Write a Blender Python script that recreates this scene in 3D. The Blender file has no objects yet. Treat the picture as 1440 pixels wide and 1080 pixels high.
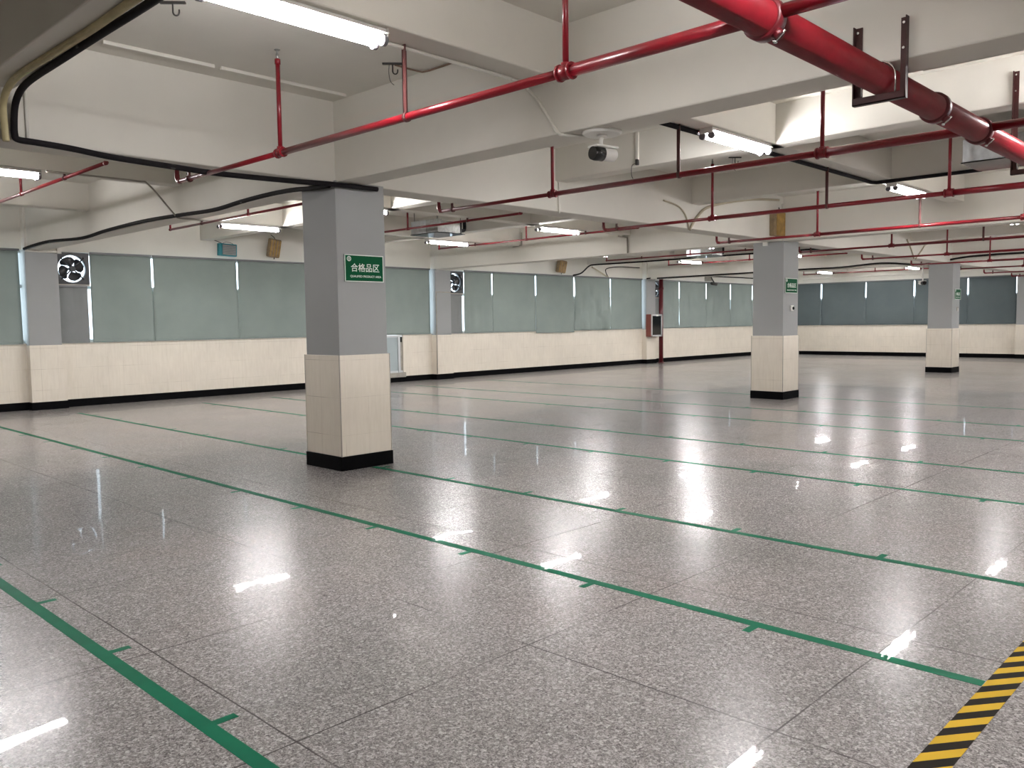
import bpy, math, random
from mathutils import Vector, Matrix
random.seed(7)
S = bpy.context.scene
COL = S.collection

# ------------------------------------------------------------------ camera
H = 1.55
F, YAW, PITCH, ROLL = 1180.25, math.radians(44.0619), math.radians(4.2071), math.radians(-0.7420)
fw = Vector((math.cos(YAW), math.sin(YAW), 0)); up = Vector((0, 0, 1)); rt = fw.cross(up)
fw2 = fw*math.cos(PITCH) - up*math.sin(PITCH); up2 = up*math.cos(PITCH) + fw*math.sin(PITCH)
rt3 = rt*math.cos(ROLL) + up2*math.sin(ROLL); up3 = up2*math.cos(ROLL) - rt*math.sin(ROLL)
cam = bpy.data.cameras.new('camera'); cam.sensor_width = 36.0; cam.lens = F/1440*36
cam.clip_start = 0.05; cam.clip_end = 200
co = bpy.data.objects.new('camera', cam); COL.objects.link(co)
m3 = Matrix((rt3, up3, -fw2)).transposed()
co.matrix_world = Matrix.Translation((0, 0, H)) @ m3.to_4x4()
S.camera = co
S.view_settings.view_transform = 'Standard'; S.view_settings.look = 'None'
S.view_settings.exposure = 0.0; S.view_settings.gamma = 1.0; S.view_settings.use_curve_mapping = False
EXPOSURE = 2.5
S.view_settings.exposure = EXPOSURE

# ------------------------------------------------------------------ materials
def new_mat(name):
    m = bpy.data.materials.new(name); m.use_nodes = True
    nt = m.node_tree; b = nt.nodes['Principled BSDF']
    return m, nt, b
def setp(b, color=None, rough=None, metal=None, spec=None, coat=None, coat_rough=None):
    if color is not None: b.inputs['Base Color'].default_value = (*color, 1)
    if rough is not None: b.inputs['Roughness'].default_value = rough
    if metal is not None: b.inputs['Metallic'].default_value = metal
    if spec is not None: b.inputs['Specular IOR Level'].default_value = spec
    if coat is not None: b.inputs['Coat Weight'].default_value = coat
    if coat_rough is not None: b.inputs['Coat Roughness'].default_value = coat_rough
def coords(nt):
    g = nt.nodes.new('ShaderNodeNewGeometry'); return g.outputs['Position']
def noise(nt, vec, scale, detail=3, rough=.55):
    n = nt.nodes.new('ShaderNodeTexNoise'); n.inputs['Scale'].default_value = scale
    n.inputs['Detail'].default_value = detail; n.inputs['Roughness'].default_value = rough
    nt.links.new(vec, n.inputs['Vector']); return n.outputs['Fac']
def ramp(nt, fac, stops):
    r = nt.nodes.new('ShaderNodeValToRGB'); e = r.color_ramp.elements
    while len(e) < len(stops): e.new(.5)
    for k, (p, c) in enumerate(stops): e[k].position = p; e[k].color = (*c, 1)
    nt.links.new(fac, r.inputs['Fac']); return r.outputs['Color']
def math_n(nt, op, a, b=None, c=None):
    n = nt.nodes.new('ShaderNodeMath'); n.operation = op
    for k, v in enumerate((a, b, c)):
        if v is None: continue
        if isinstance(v, (int, float)): n.inputs[k].default_value = v
        else: nt.links.new(v, n.inputs[k])
    return n.outputs[0]
def mixc(nt, fac, a, b, mode='MIX'):
    n = nt.nodes.new('ShaderNodeMix'); n.data_type = 'RGBA'; n.blend_type = mode
    for sock, v in ((n.inputs['Factor'], fac), (n.inputs[6], a), (n.inputs[7], b)):
        if isinstance(v, (int, float)): sock.default_value = v
        elif isinstance(v, tuple): sock.default_value = (*v, 1)
        else: nt.links.new(v, sock)
    return n.outputs[2]
def bump(nt, b, height, strength, dist=.01, inp='Normal'):
    n = nt.nodes.new('ShaderNodeBump'); n.inputs['Strength'].default_value = strength
    n.inputs['Distance'].default_value = dist
    nt.links.new(height, n.inputs['Height']); nt.links.new(n.outputs[0], b.inputs[inp])
def simple(name, color, rough=.5, metal=0, spec=.5, coat=0, var=.06, scale=3.0):
    """a paint-like material with a little uneven tone"""
    m, nt, b = new_mat(name); setp(b, color, rough, metal, spec, coat, .1)
    if var:
        f = noise(nt, coords(nt), scale)
        lo = tuple(c*(1-var) for c in color); hi = tuple(min(1, c*(1+var)) for c in color)
        nt.links.new(ramp(nt, f, [(.3, lo), (.7, hi)]), b.inputs['Base Color'])
    return m

M = {}
def paint(name, color, var=.05):
    m, nt, b = new_mat(name); setp(b, color, .72, spec=.3)
    p = coords(nt)
    f = noise(nt, p, .9, 5, .6)
    lo = tuple(c*(1-var) for c in color); hi = tuple(min(1, c*(1+var*.7)) for c in color)
    nt.links.new(ramp(nt, f, [(.3, lo), (.7, hi)]), b.inputs['Base Color'])
    bump(nt, b, noise(nt, p, 35, 3), .12, .004)
    return m
M['white'] = paint('whitewash', (.69, .667, .605))
M['grey'] = paint('grey_wall_paint', (.325, .333, .328), .03)
M['sill'] = simple('sill_white', (.75, .74, .70), .4)
M['black'] = simple('black_skirting', (.003, .003, .0035), .55, spec=.04, var=.2)
M['red'] = simple('red_pipe_paint', (.175, .004, .010), .33, spec=.4, coat=.3, var=.12, scale=6)
M['reddark'] = simple('dark_red_paint', (.10, .004, .008), .4, var=.15, scale=6)
M['steel_brown'] = simple('brown_painted_steel', (.045, .011, .010), .45, var=.25, scale=8)
M['hanger'] = simple('hanger_steel', (.10, .03, .028), .45, var=.25, scale=8)
M['foam'] = simple('black_foam_sleeve', (.010, .008, .010), .7, spec=.2, var=.3, scale=12)
M['cable'] = simple('black_cable', (.010, .0085, .008), .7, spec=.15, var=.25, scale=9)
M['greyconduit'] = simple('grey_conduit', (.34, .315, .27), .55, var=.15, scale=9)
M['pvc'] = simple('white_pvc', (.70, .68, .62), .45, var=.05)
M['cream'] = simple('cream_sleeve', (.50, .43, .24), .6, var=.15, scale=6)
M['creamc'] = simple('cream_cable', (.42, .37, .27), .6, var=.1)
M['rust'] = simple('rusty_brown', (.20, .13, .09), .7, var=.2, scale=14)
M['dark'] = simple('dark_metal', (.03, .027, .025), .5, var=.2, scale=9)
M['fan'] = simple('fan_black', (.018, .018, .02), .45, var=.2, scale=9)
M['alu'] = simple('aluminium', (.55, .56, .56), .35, metal=.6, var=.05)
M['zinc'] = simple('galvanised_sheet', (.55, .57, .58), .32, metal=.85, var=.12, scale=14)
M['chrome'] = simple('bright_bolt', (.75, .74, .72), .2, metal=1, var=0)
M['plastic'] = simple('white_plastic', (.78, .77, .73), .35, var=.02)
M['lens'] = simple('black_gloss', (.004, .004, .005), .1, var=0)
M['green'] = simple('green_tape', (.0, .125, .062), .6, spec=.06, coat=.16, var=.08, scale=8)
M['green'].node_tree.nodes['Principled BSDF'].inputs['Coat Roughness'].default_value = .015
M['signgreen'] = simple('sign_green', (.0, .085, .030), .6, spec=.12, var=.02)
M['signwhite'] = simple('sign_white', (.80, .86, .80), .6, spec=.15, var=0)
M['amber'] = simple('amber_board', (.36, .215, .055), .55, var=.3, scale=9)
M['brownbox'] = simple('brown_board', (.27, .19, .105), .6, var=.25, scale=9)
M['teal'] = simple('teal_plastic', (.0, .19, .22), .4, var=.05)
M['grill'] = simple('grey_louvre', (.13, .16, .18), .45, var=.1)
M['doorpanel'] = simple('grey_blue_panel', (.36, .42, .43), .3, var=.04)
M['hosered'] = simple('cabinet_brown_red', (.20, .055, .04), .4, var=.1)
M['housing'] = simple('lamp_housing', (.72, .71, .68), .4, var=.02)
M['endcap'] = simple('lampholder_grey', (.13, .12, .13), .45, var=.1)
M['foil'] = simple('foil_insulation', (.30, .30, .28), .4, metal=.4, var=.2, scale=20)

# tube emitter
m, nt, b = new_mat('fluorescent_glow'); setp(b, (.9, .9, .9), .4)
b.inputs['Emission Color'].default_value = (1.0, .975, .985, 1); b.inputs['Emission Strength'].default_value = 31.0
M['tube'] = m

# glass
m, nt, b = new_mat('window_glass')
nt.nodes.remove(b); out = nt.nodes['Material Output']
tr = nt.nodes.new('ShaderNodeBsdfTransparent'); tr.inputs[0].default_value = (.92, .96, .97, 1)
gl = nt.nodes.new('ShaderNodeBsdfGlossy'); gl.inputs['Roughness'].default_value = .03
mx = nt.nodes.new('ShaderNodeMixShader')
mx.inputs[0].default_value = .06; nt.links.new(tr.outputs[0], mx.inputs[1]); nt.links.new(gl.outputs[0], mx.inputs[2])
nt.links.new(mx.outputs[0], out.inputs[0]); M['glass'] = m

# blind fabric : slightly translucent
def fabric(name, color, thru):
    m, nt, b = new_mat(name); setp(b, color, .8, spec=.2)
    p = coords(nt)
    f = noise(nt, p, 1.3, 4)
    nt.links.new(ramp(nt, f, [(.3, tuple(c*.93 for c in color)), (.7, tuple(c*1.06 for c in color))]), b.inputs['Base Color'])
    bump(nt, b, noise(nt, p, 260, 1), .15, .001)
    out = nt.nodes['Material Output']
    t = nt.nodes.new('ShaderNodeBsdfTranslucent'); t.inputs[0].default_value = (*color, 1)
    mx = nt.nodes.new('ShaderNodeMixShader'); mx.inputs[0].default_value = thru
    nt.links.new(b.outputs[0], mx.inputs[1]); nt.links.new(t.outputs[0], mx.inputs[2]); nt.links.new(mx.outputs[0], out.inputs[0])
    return m
M['blind'] = fabric('blind_fabric_grey_green', (.25, .295, .275), .04)
M['blind_end'] = fabric('blind_fabric_blue_grey', (.10, .125, .13), .02)
M['blind_small'] = fabric('blind_fabric_grey', (.225, .235, .232), .04)
M['rail'] = simple('blind_rail_grey', (.16, .165, .17), .5, var=.05)

# cream wall tile with fine joints
def tile(name, color, vary=.05):
    m, nt, b = new_mat(name); setp(b, color, .38, spec=.4)
    p = coords(nt)
    sep = nt.nodes.new('ShaderNodeSeparateXYZ'); nt.links.new(p, sep.inputs[0])
    hz = math_n(nt, 'ADD', sep.outputs[0], sep.outputs[1])
    def joint(v, period, off, w):
        t = math_n(nt, 'FRACT', math_n(nt, 'DIVIDE', math_n(nt, 'ADD', v, off), period))
        return math_n(nt, 'LESS_THAN', t, w/period)
    jz = joint(sep.outputs[2], .40, .03, .004); jh = joint(hz, .30, .07, .003)
    j = math_n(nt, 'MAXIMUM', jz, jh)
    brk = math_n(nt, 'MULTIPLY', j, ramp(nt, noise(nt, p, 2.2, 3), [(.42, (.05,)*3), (.62, (.75,)*3)]))
    f = noise(nt, p, 1.6, 5)
    base = ramp(nt, f, [(.3, tuple(c*(1-vary) for c in color)), (.7, tuple(min(1, c*(1+vary)) for c in color))])
    comb = nt.nodes.new('ShaderNodeCombineXYZ')
    nt.links.new(math_n(nt, 'MULTIPLY', hz, 22.0), comb.inputs[0]); nt.links.new(math_n(nt, 'MULTIPLY', sep.outputs[2], 3.0), comb.inputs[2])
    streak = ramp(nt, noise(nt, comb.outputs[0], 1.0, 3), [(.35, (.93, .92, .90)), (.6, (1, 1, 1))])
    base = mixc(nt, .7, base, streak, 'MULTIPLY')
    nt.links.new(mixc(nt, brk, base, (.34, .28, .21)), b.inputs['Base Color'])
    return m
M['tile'] = tile('cream_wall_tile', (.76, .70, .60))

# terrazzo floor
m, nt, b = new_mat('terrazzo'); p = coords(nt)
v = nt.nodes.new('ShaderNodeTexVoronoi'); v.inputs['Scale'].default_value = 92; nt.links.new(p, v.inputs['Vector'])
sepc = nt.nodes.new('ShaderNodeSeparateColor'); nt.links.new(v.outputs['Color'], sepc.inputs[0])
v2 = nt.nodes.new('ShaderNodeTexVoronoi'); v2.inputs['Scale'].default_value = 195; nt.links.new(p, v2.inputs['Vector'])
sepc2 = nt.nodes.new('ShaderNodeSeparateColor'); nt.links.new(v2.outputs['Color'], sepc2.inputs[0])
chips = ramp(nt, sepc.outputs[0], [(0, (.09, .08, .08)), (.25, (.17, .155, .152)), (.55, (.27, .25, .243)), (.82, (.40, .375, .365)), (1, (.68, .65, .63))])
fine = ramp(nt, sepc2.outputs[1], [(0, (.07, .063, .063)), (.5, (.25, .232, .226)), (1, (.60, .575, .56))])
basec = mixc(nt, .5, chips, fine)
blot = ramp(nt, noise(nt, p, .55, 6, .6), [(.30, (.80, .82, .80)), (.52, (1, 1, 1)), (.72, (1.0, .95, .93))])
basec = mixc(nt, 1.0, basec, blot, 'MULTIPLY')
sep = nt.nodes.new('ShaderNodeSeparateXYZ'); nt.links.new(p, sep.inputs[0])
def jl(vv, off):
    wob = math_n(nt, 'MULTIPLY', math_n(nt, 'SUBTRACT', noise(nt, p, 1.1, 3), .5), .02)
    t = math_n(nt, 'FRACT', math_n(nt, 'DIVIDE', math_n(nt, 'ADD', math_n(nt, 'ADD', vv, wob), 1.27*40-off), 1.27))
    return math_n(nt, 'LESS_THAN', t, .008/1.27)
jj = math_n(nt, 'MAXIMUM', jl(sep.outputs[0], 1.60), jl(sep.outputs[1], 1.42))
jj = math_n(nt, 'MULTIPLY', jj, ramp(nt, noise(nt, p, .8, 3), [(.38, (.0,)*3), (.52, (.9,)*3)]))
basec = mixc(nt, jj, basec, (.045, .04, .038))
nt.links.new(basec, b.inputs['Base Color'])
setp(b, None, .25, spec=.12, coat=.21, coat_rough=.010)
nt.links.new(ramp(nt, noise(nt, p, .7, 4), [(.3, (.215,)*3), (.7, (.26,)*3)]), b.inputs['Roughness'])
hgt = noise(nt, p, 2.6, 2, .4)
bump(nt, b, hgt, .05, .010); bump(nt, b, hgt, .11, .010, 'Coat Normal')
M['floor'] = m

# yellow and black warning tape (45 degree bars)
m, nt, b = new_mat('warning_tape'); p = coords(nt); setp(b, None, .6, spec=.05)
sep = nt.nodes.new('ShaderNodeSeparateXYZ'); nt.links.new(p, sep.inputs[0])
q = math_n(nt, 'ADD', sep.outputs[0], math_n(nt, 'MULTIPLY', sep.outputs[1], 1.35))
t = math_n(nt, 'FRACT', math_n(nt, 'DIVIDE', math_n(nt, 'ADD', q, 20.0 - .045), .165))
nt.links.new(mixc(nt, math_n(nt, 'GREATER_THAN', t, .5), (.60, .385, .035), (.014, .011, .008)), b.inputs['Base Color'])
M['warn'] = m

# ------------------------------------------------------------------ mesh builder
class MB:
    def __init__(s): s.v = []; s.f = []; s.mi = []; s.sm = []
    def add(s, vs, fs, mi=0, smooth=False):
        o = len(s.v); s.v += [tuple(x) for x in vs]
        for f in fs: s.f.append(tuple(o+i for i in f)); s.mi.append(mi); s.sm.append(smooth)
        return s
    def box(s, a, b_, mi=0, bev=0):
        (x0, y0, z0), (x1, y1, z1) = a, b_
        x0, x1 = min(x0, x1), max(x0, x1); y0, y1 = min(y0, y1), max(y0, y1); z0, z1 = min(z0, z1), max(z0, z1)
        if bev <= 0:
            vs = [(x0, y0, z0), (x1, y0, z0), (x1, y1, z0), (x0, y1, z0), (x0, y0, z1), (x1, y0, z1), (x1, y1, z1), (x0, y1, z1)]
            fs = [(0, 3, 2, 1), (4, 5, 6, 7), (0, 1, 5, 4), (1, 2, 6, 5), (2, 3, 7, 6), (3, 0, 4, 7)]
            return s.add(vs, fs, mi)
        import bmesh
        bm = bmesh.new(); bmesh.ops.create_cube(bm, size=1)
        for w in bm.verts:
            w.co = Vector((x0+(w.co.x+.5)*(x1-x0), y0+(w.co.y+.5)*(y1-y0), z0+(w.co.z+.5)*(z1-z0)))
        bmesh.ops.bevel(bm, geom=list(bm.edges), offset=bev, segments=2, affect='EDGES', profile=.5)
        bm.verts.index_update()
        s.add([w.co[:] for w in bm.verts], [tuple(w.index for w in f.verts) for f in bm.faces], mi); bm.free()
        return s
    def tube(s, pts, r, n=10, mi=0, caps=True, smooth=True):
        """pts: points; r: radius or list"""
        P = [Vector(q) for q in pts]; R = r if isinstance(r, (list, tuple)) else [r]*len(P)
        rings = []; prev = None
        for i, q in enumerate(P):
            if i == 0: t = P[1]-P[0]
            elif i == len(P)-1: t = P[-1]-P[-2]
            else:
                a = (P[i]-P[i-1]); c = (P[i+1]-P[i])
                a = a.normalized() if a.length > 1e-9 else Vector(); c = c.normalized() if c.length > 1e-9 else Vector()
                t = a+c
                if t.length < 1e-6: t = c
            t.normalize()
            if prev is None:
                u = t.orthogonal().normalized()
            else:
                u = prev - t*prev.dot(t)
                u = u.normalized() if u.length > 1e-6 else t.orthogonal().normalized()
            prev = u; w = t.cross(u)
            rings.append([q + (u*math.cos(2*math.pi*k/n) + w*math.sin(2*math.pi*k/n))*R[i] for k in range(n)])
        vs = [x for rg in rings for x in rg]; fs = []
        for i in range(len(P)-1):
            for k in range(n):
                k2 = (k+1) % n; fs.append((i*n+k, i*n+k2, (i+1)*n+k2, (i+1)*n+k))
        s.add(vs, fs, mi, smooth)
        if caps:
            o = len(s.v)-len(vs)
            s.f.append(tuple(o+k for k in reversed(range(n)))); s.mi.append(mi); s.sm.append(False)
            o2 = o+(len(P)-1)*n
            s.f.append(tuple(o2+k for k in range(n))); s.mi.append(mi); s.sm.append(False)
        return s
    def disc_ring(s, c, axis, r0, r1, h, n=28, mi=0):
        """flat collar around axis"""
        c = Vector(c); a = Vector(axis).normalized(); u = a.orthogonal().normalized(); w = a.cross(u)
        vs = []
        for (rr, hh) in ((r0, 0), (r1, 0), (r1, h), (r0, h)):
            vs += [c + a*hh + (u*math.cos(2*math.pi*k/n)+w*math.sin(2*math.pi*k/n))*rr for k in range(n)]
        fs = []
        for j in range(4):
            for k in range(n):
                k2 = (k+1) % n; fs.append((j*n+k, j*n+k2, ((j+1) % 4)*n+k2, ((j+1) % 4)*n+k))
        return s.add(vs, fs, mi, False)
    def build(s, name, mats, parent=None, loc=None):
        me = bpy.data.meshes.new(name); me.from_pydata(s.v, [], s.f)
        if not isinstance(mats, (list, tuple)): mats = [mats]
        for k in mats: me.materials.append(M[k] if isinstance(k, str) else k)
        me.polygons.foreach_set('material_index', s.mi); me.polygons.foreach_set('use_smooth', s.sm)
        import bmesh
        bm = bmesh.new(); bm.from_mesh(me); bmesh.ops.recalc_face_normals(bm, faces=bm.faces); bm.to_mesh(me); bm.free()
        me.update()
        o = bpy.data.objects.new(name, me); COL.objects.link(o)
        if parent is not None: o.parent = parent
        if loc is not None: o.location = loc
        return o
def empty(name, loc=(0, 0, 0), rz=0):
    o = bpy.data.objects.new(name, None); COL.objects.link(o); o.location = loc; o.rotation_euler.z = rz
    o.empty_display_size = .1
    return o
def tag(o, label, cat, group=None):
    o['label'] = label; o['category'] = cat
    if group: o['group'] = group
    return o
def struct(o): o['kind'] = 'structure'; return o
def kids(o): return [c for c in COL.objects if c.parent == o]
def dup(o, loc=None, parent=None):
    c = o.copy(); COL.objects.link(c)
    if parent is not None: c.parent = parent
    if loc is not None: c.location = loc
    for k in CH.get(o.name, []) or kids(o): dup(k, None, c)
    return c
CH = {}
def smooth_path(pts, sub=6):
    """Catmull-Rom through points"""
    P = [Vector(q) for q in pts]; out = []
    for i in range(len(P)-1):
        p0 = P[max(i-1, 0)]; p1 = P[i]; p2 = P[i+1]; p3 = P[min(i+2, len(P)-1)]
        for k in range(sub):
            t = k/sub
            out.append(.5*((2*p1)+(p2-p0)*t+(2*p0-5*p1+4*p2-p3)*t*t+(3*p1-p0-3*p2+p3)*t**3))
    out.append(P[-1]); return out
def ordinal(n): return ['first', 'second', 'third', 'fourth', 'fifth', 'sixth', 'seventh', 'eighth', 'ninth', 'tenth', 'eleventh', 'twelfth', 'thirteenth'][n]

# ------------------------------------------------------------------ shell
X0, X1, Y0, Y1 = -4.9, 34.9, -12.4, 17.70
ZS, ZM, ZB = 3.84, 3.02, 3.42          # slab, main beam soffit, secondary beam soffit
SILL, HEAD = 1.25, 3.03
struct(MB().box((X0-.3, Y0-.3, -.2), (X1+.4, Y1+.4, 0)).build('floor', 'floor'))
struct(MB().box((X0-.3, Y0-.3, ZS), (X1+.4, Y1+.4, ZS+.2)).build('ceiling', 'white'))
PX = [5.05, 15.12, 25.06]               # column / pier left faces
PW = .62
DX0, DX1 = 12.55, 14.12                 # the low door in the left wall
# left wall: tile below, grey piers, white above
w = MB()
for a, c in ((X0, DX0), (DX1, X1+.25)):
    w.box((a, Y1, 0), (c, Y1+.25, SILL), 1)
w.box((DX0, Y1, 0), (DX1, Y1+.25, .12), 1)
w.box((X0, Y1, HEAD), (X1+.25, Y1+.25, ZS), 0)
for x in PX:
    w.box((x, Y1-.2, 0), (x+PW, Y1+.25, 1.23), 1)
    w.box((x+.008, Y1-.19, 1.23), (x+PW-.05, Y1+.25, HEAD), 2)
    w.box((x+.008, Y1-.19, HEAD), (x+PW-.05, Y1, ZS), 0)
struct(w.build('wall_left', ['white', 'tile', 'grey']))
w = MB()
w.box((X1, Y0, 0), (X1+.25, Y1+.25, SILL), 1); w.box((X1, Y0, HEAD), (X1+.25, Y1+.25, ZS), 0)
for y in (7.42, -2.6):
    w.box((X1-.2, y, 0), (X1+.25, y+.66, 1.23), 1); w.box((X1-.19, y+.008, 1.23), (X1+.25, y+.652, HEAD), 2)
    w.box((X1-.19, y+.008, HEAD), (X1, y+.652, ZS), 0)
struct(w.build('wall_end', ['white', 'tile', 'grey']))
struct(MB().box((X0-.25, Y0-.25, 0), (X1+.25, Y0, 1.23), 1).box((X0-.25, Y0-.25, 1.23), (X1+.25, Y0, ZS), 0).build('wall_right', ['white', 'tile']))
struct(MB().box((X0-.25, Y0, 0), (X0, Y1+.25, 1.23), 1).box((X0-.25, Y0, 1.23), (X0, Y1+.25, ZS), 0).build('wall_back', ['white', 'tile']))
# skirtings
w = MB(); xs = [X0] 
for x in PX: xs += [x, x+PW]
xs += [X1]
for k in range(0, len(xs), 2): w.box((xs[k], Y1-.012, 0), (xs[k+1], Y1, .15))
for x in PX:
    w.box((x-.012, Y1-.212, 0), (x+PW+.012, Y1-.2, .15)); w.box((x-.012, Y1-.2, 0), (x, Y1, .15)); w.box((x+PW, Y1-.2, 0), (x+PW+.012, Y1, .15))
struct(w.build('baseboard_left', 'black'))
w = MB()
for a, c in ((Y0, -2.6), (-1.94, 7.42), (8.08, Y1)): w.box((X1-.012, a, 0), (X1, c, .15))
for y in (7.42, -2.6):
    w.box((X1-.212, y-.012, 0), (X1-.2, y+.672, .15)); w.box((X1-.2, y-.012, 0), (X1, y, .15)); w.box((X1-.2, y+.66, 0), (X1, y+.672, .15))
struct(w.build('baseboard_end', 'black'))
# white sill ledges
w = MB()
for k in range(0, len(xs), 2): w.box((xs[k]+.002, Y1-.025, SILL), (xs[k+1]-.002, Y1+.2, SILL+.018))
struct(w.build('trim_1', 'sill'))
w = MB()
for a, c in ((Y0, -2.62), (-1.92, 7.40), (8.10, Y1-.03)): w.box((X1-.025, a, SILL), (X1+.2, c, SILL+.018))
struct(w.build('trim_2', 'sill'))

# windows behind the blinds (frame + pane)
def window_left(n, a, c, breaks):
    f = MB(); y0, y1 = Y1+.10, Y1+.15
    f.box((a, y0, SILL+.018), (c, y1, SILL+.07)); f.box((a, y0, HEAD-.05), (c, y1, HEAD)); f.box((a, y0, 2.32), (c, y1, 2.38))
    for x in breaks: f.box((x-.025, y0-.004, SILL+.018), (x+.025, y1+.004, HEAD))
    o = struct(f.build('window_%d' % n, 'alu'))
    MB().box((a, Y1+.122, SILL+.07), (c, Y1+.128, HEAD-.05)).build('pane', 'glass', o)
def window_end(n, a, c, breaks):
    f = MB(); x0, x1 = X1+.10, X1+.15
    f.box((x0, a, SILL+.018), (x1, c, SILL+.07)); f.box((x0, a, HEAD-.05), (x1, c, HEAD)); f.box((x0, a, 2.32), (x1, c, 2.38))
    for y in breaks: f.box((x0-.004, y-.025, SILL+.018), (x1+.004, y+.025, HEAD))
    o = struct(f.build('window_%d' % n, 'alu'))
    MB().box((X1+.122, a, SILL+.07), (X1+.128, c, HEAD-.05)).build('pane', 'glass', o)
def mids(a, c, n): return [a+(c-a)*(k+.5)/n for k in range(n)]
window_left(1, X0, PX[0], mids(X0, PX[0], 5))
window_left(2, PX[0]+PW, PX[1], [6.85, 8.4, 10.3, 12.2, 14.1])
window_left(3, PX[1]+PW, PX[2], [16.85, 18.4, 20.2, 22.2, 24.1])
window_left(4, PX[2]+PW, X1, [26.8, 28.3, 30.2, 32.1, 34.0])
window_end(5, 8.08, Y1, [8.8, 10.7, 12.6, 14.5, 16.4])
window_end(6, Y0, 7.42, mids(Y0, 7.42, 10))

# low aluminium door under the window
d = MB()
d.box((DX0+.01, Y1+.02, .30), (DX1-.16, Y1+.05, SILL-.06), 0)
d.box((DX0+.01, Y1+.01, SILL-.06), (DX1-.01, Y1+.06, SILL-.005), 1)
d.box((DX0+.01, Y1+.01, .25), (DX1-.01, Y1+.06, .30), 1)
d.box((DX1-.17, Y1-.005, .25), (DX1-.10, Y1+.06, SILL-.06), 1)
d.box((DX0, Y1-.04, .125), (DX1+.06, Y1+.06, .25), 2, .01)
d.box((DX1-.10, Y1+.04, .25), (DX1, Y1+.06, SILL-.06), 2)
do = struct(d.build('door_1', ['doorpanel', 'alu', 'greyconduit']))
MB().box((DX1-.09, Y1+.0, 1.06), (DX1-.03, Y1+.04, 1.20), 0, .008).build('latch', 'lens', do)

# ------------------------------------------------------------------ ceiling beams
def beam(a, b_): return struct(MB().box(a, b_, 0, .012).build('ceiling_beam', 'white'))
for k in range(-1, 4):
    x = 5.10+10.03*k
    if k == 3: continue
    beam((x, Y0, ZM), (x+.33, Y1, ZS+.01))
for x in (-1.3, 2.02, 8.70, 12.05, 18.72, 22.06, 28.72, 32.0): beam((x-.125, Y0, ZB), (x+.125, Y1, ZS+.01))
for y in (7.45, -2.6): beam((X0, y, ZM), (X1, y+.38, ZS+.01))
for y in (-8.95, -5.6, 1.07, 4.44, 11.10, 14.42): beam((X0, y-.12, ZB), (X1, y+.12, ZS+.01))
beam((X1-.12, Y0, 3.22), (X1, Y1, ZS+.01))

# ------------------------------------------------------------------ columns
CLAB = ['large grey square pillar with cream tiled base in the left foreground, green sign on it',
        'grey square pillar with cream tiled base right of centre, second from the camera',
        'farthest grey square pillar with cream tiled base near the right edge']
def column(x, y, label):
    r = empty('column', (x+.33, y+.33, 0)); h = .33
    MB().box((-h+.016, -h+.016, 1.21), (h-.016, h-.016, ZM+.02), 0, .006).build('shaft', 'grey', r)
    t = MB().box((-h, -h, .15), (h, h, 1.225), 0, .004).build('tile_cladding', 'tile', r)
    e = .012
    MB().box((-h-e, -h-e, 0), (h+e, h+e, .15), 0, .004).build('skirting', 'black', r)
    for sx, sy in ((-1, -1), (1, -1), (-1, 1), (1, 1)):
        MB().box((sx*(h-.006), sy*(h-.006), .15), (sx*(h+.003), sy*(h+.003), 1.226)).build('corner_bead', 'greyconduit', t)
    return tag(r, label, 'pillar', 'square pillars down the hall')
CXY = [(5.06, 7.41), (15.12, 7.42), (25.02, 7.36)]
for (x, y), l in zip(CXY, CLAB): column(x, y, l)

# ------------------------------------------------------------------ signs
def text_mesh(txt, size, mat, parent, loc, name, extr=.0012, bold=.0):
    cu = bpy.data.curves.new('t', 'FONT'); cu.body = txt; cu.size = size; cu.extrude = extr; cu.offset = bold
    cu.align_x = 'CENTER'; cu.align_y = 'CENTER'
    o = bpy.data.objects.new('t', cu); COL.objects.link(o)
    bpy.context.view_layer.update()
    dg = bpy.context.evaluated_depsgraph_get()
    me = bpy.data.meshes.new_from_object(o.evaluated_get(dg)); me.name = name
    bpy.data.objects.remove(o); bpy.data.curves.remove(cu)
    me.materials.clear(); me.materials.append(M[mat])
    q = bpy.data.objects.new(name, me); COL.objects.link(q); q.parent = parent
    q.location = loc; q.rotation_euler = (math.radians(90), 0, 0)
    return q
def sign(x, y, z, label):
    r = empty('sign', (x, y, z)); W, Hh = .505, .285
    MB().box((-W/2, -.010, -Hh/2), (W/2, 0, Hh/2), 0, .002).build('plate', 'signgreen', r)
    b = MB(); t = .009
    for a, c in (((-W/2, -Hh/2), (W/2, -Hh/2+t)), ((-W/2, Hh/2-t), (W/2, Hh/2)), ((-W/2, -Hh/2), (-W/2+t, Hh/2)), ((W/2-t, -Hh/2), (W/2, Hh/2))):
        b.box((a[0], -.0125, a[1]), (c[0], -.0095, c[1]))
    b.build('border', 'signwhite', r)
    e = MB(); e.disc_ring((-.195, -.0095, .098), (0, -1, 0), .017, .027, .0015, 32)
    e.disc_ring((-.195, -.0095, .098), (0, -1, 0), .0005, .008, .0015, 20)
    e.box((-.1985, -.011, .083), (-.1915, -.0095, .113))
    e.build('emblem', 'signwhite', r)
    text_mesh('\u5408\u683c\u54c1\u533a', .094, 'signwhite', r, (.012, -.0105, .0), 'lettering', .0012, .0006)
    text_mesh('QUALIFIED PRODUCT AREA', .032, 'signwhite', r, (.018, -.0105, -.086), 'caption', .0008, .0003)
    return tag(r, label, 'sign', 'green area signs on the pillars')
sign(CXY[0][0]+.355, CXY[0][1]+.016, 2.143, 'green sign with white lettering on the large left foreground pillar')
sign(CXY[1][0]+.335, CXY[1][1]+.016, 2.183, 'green sign with white lettering on the middle pillar right of centre')
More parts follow.
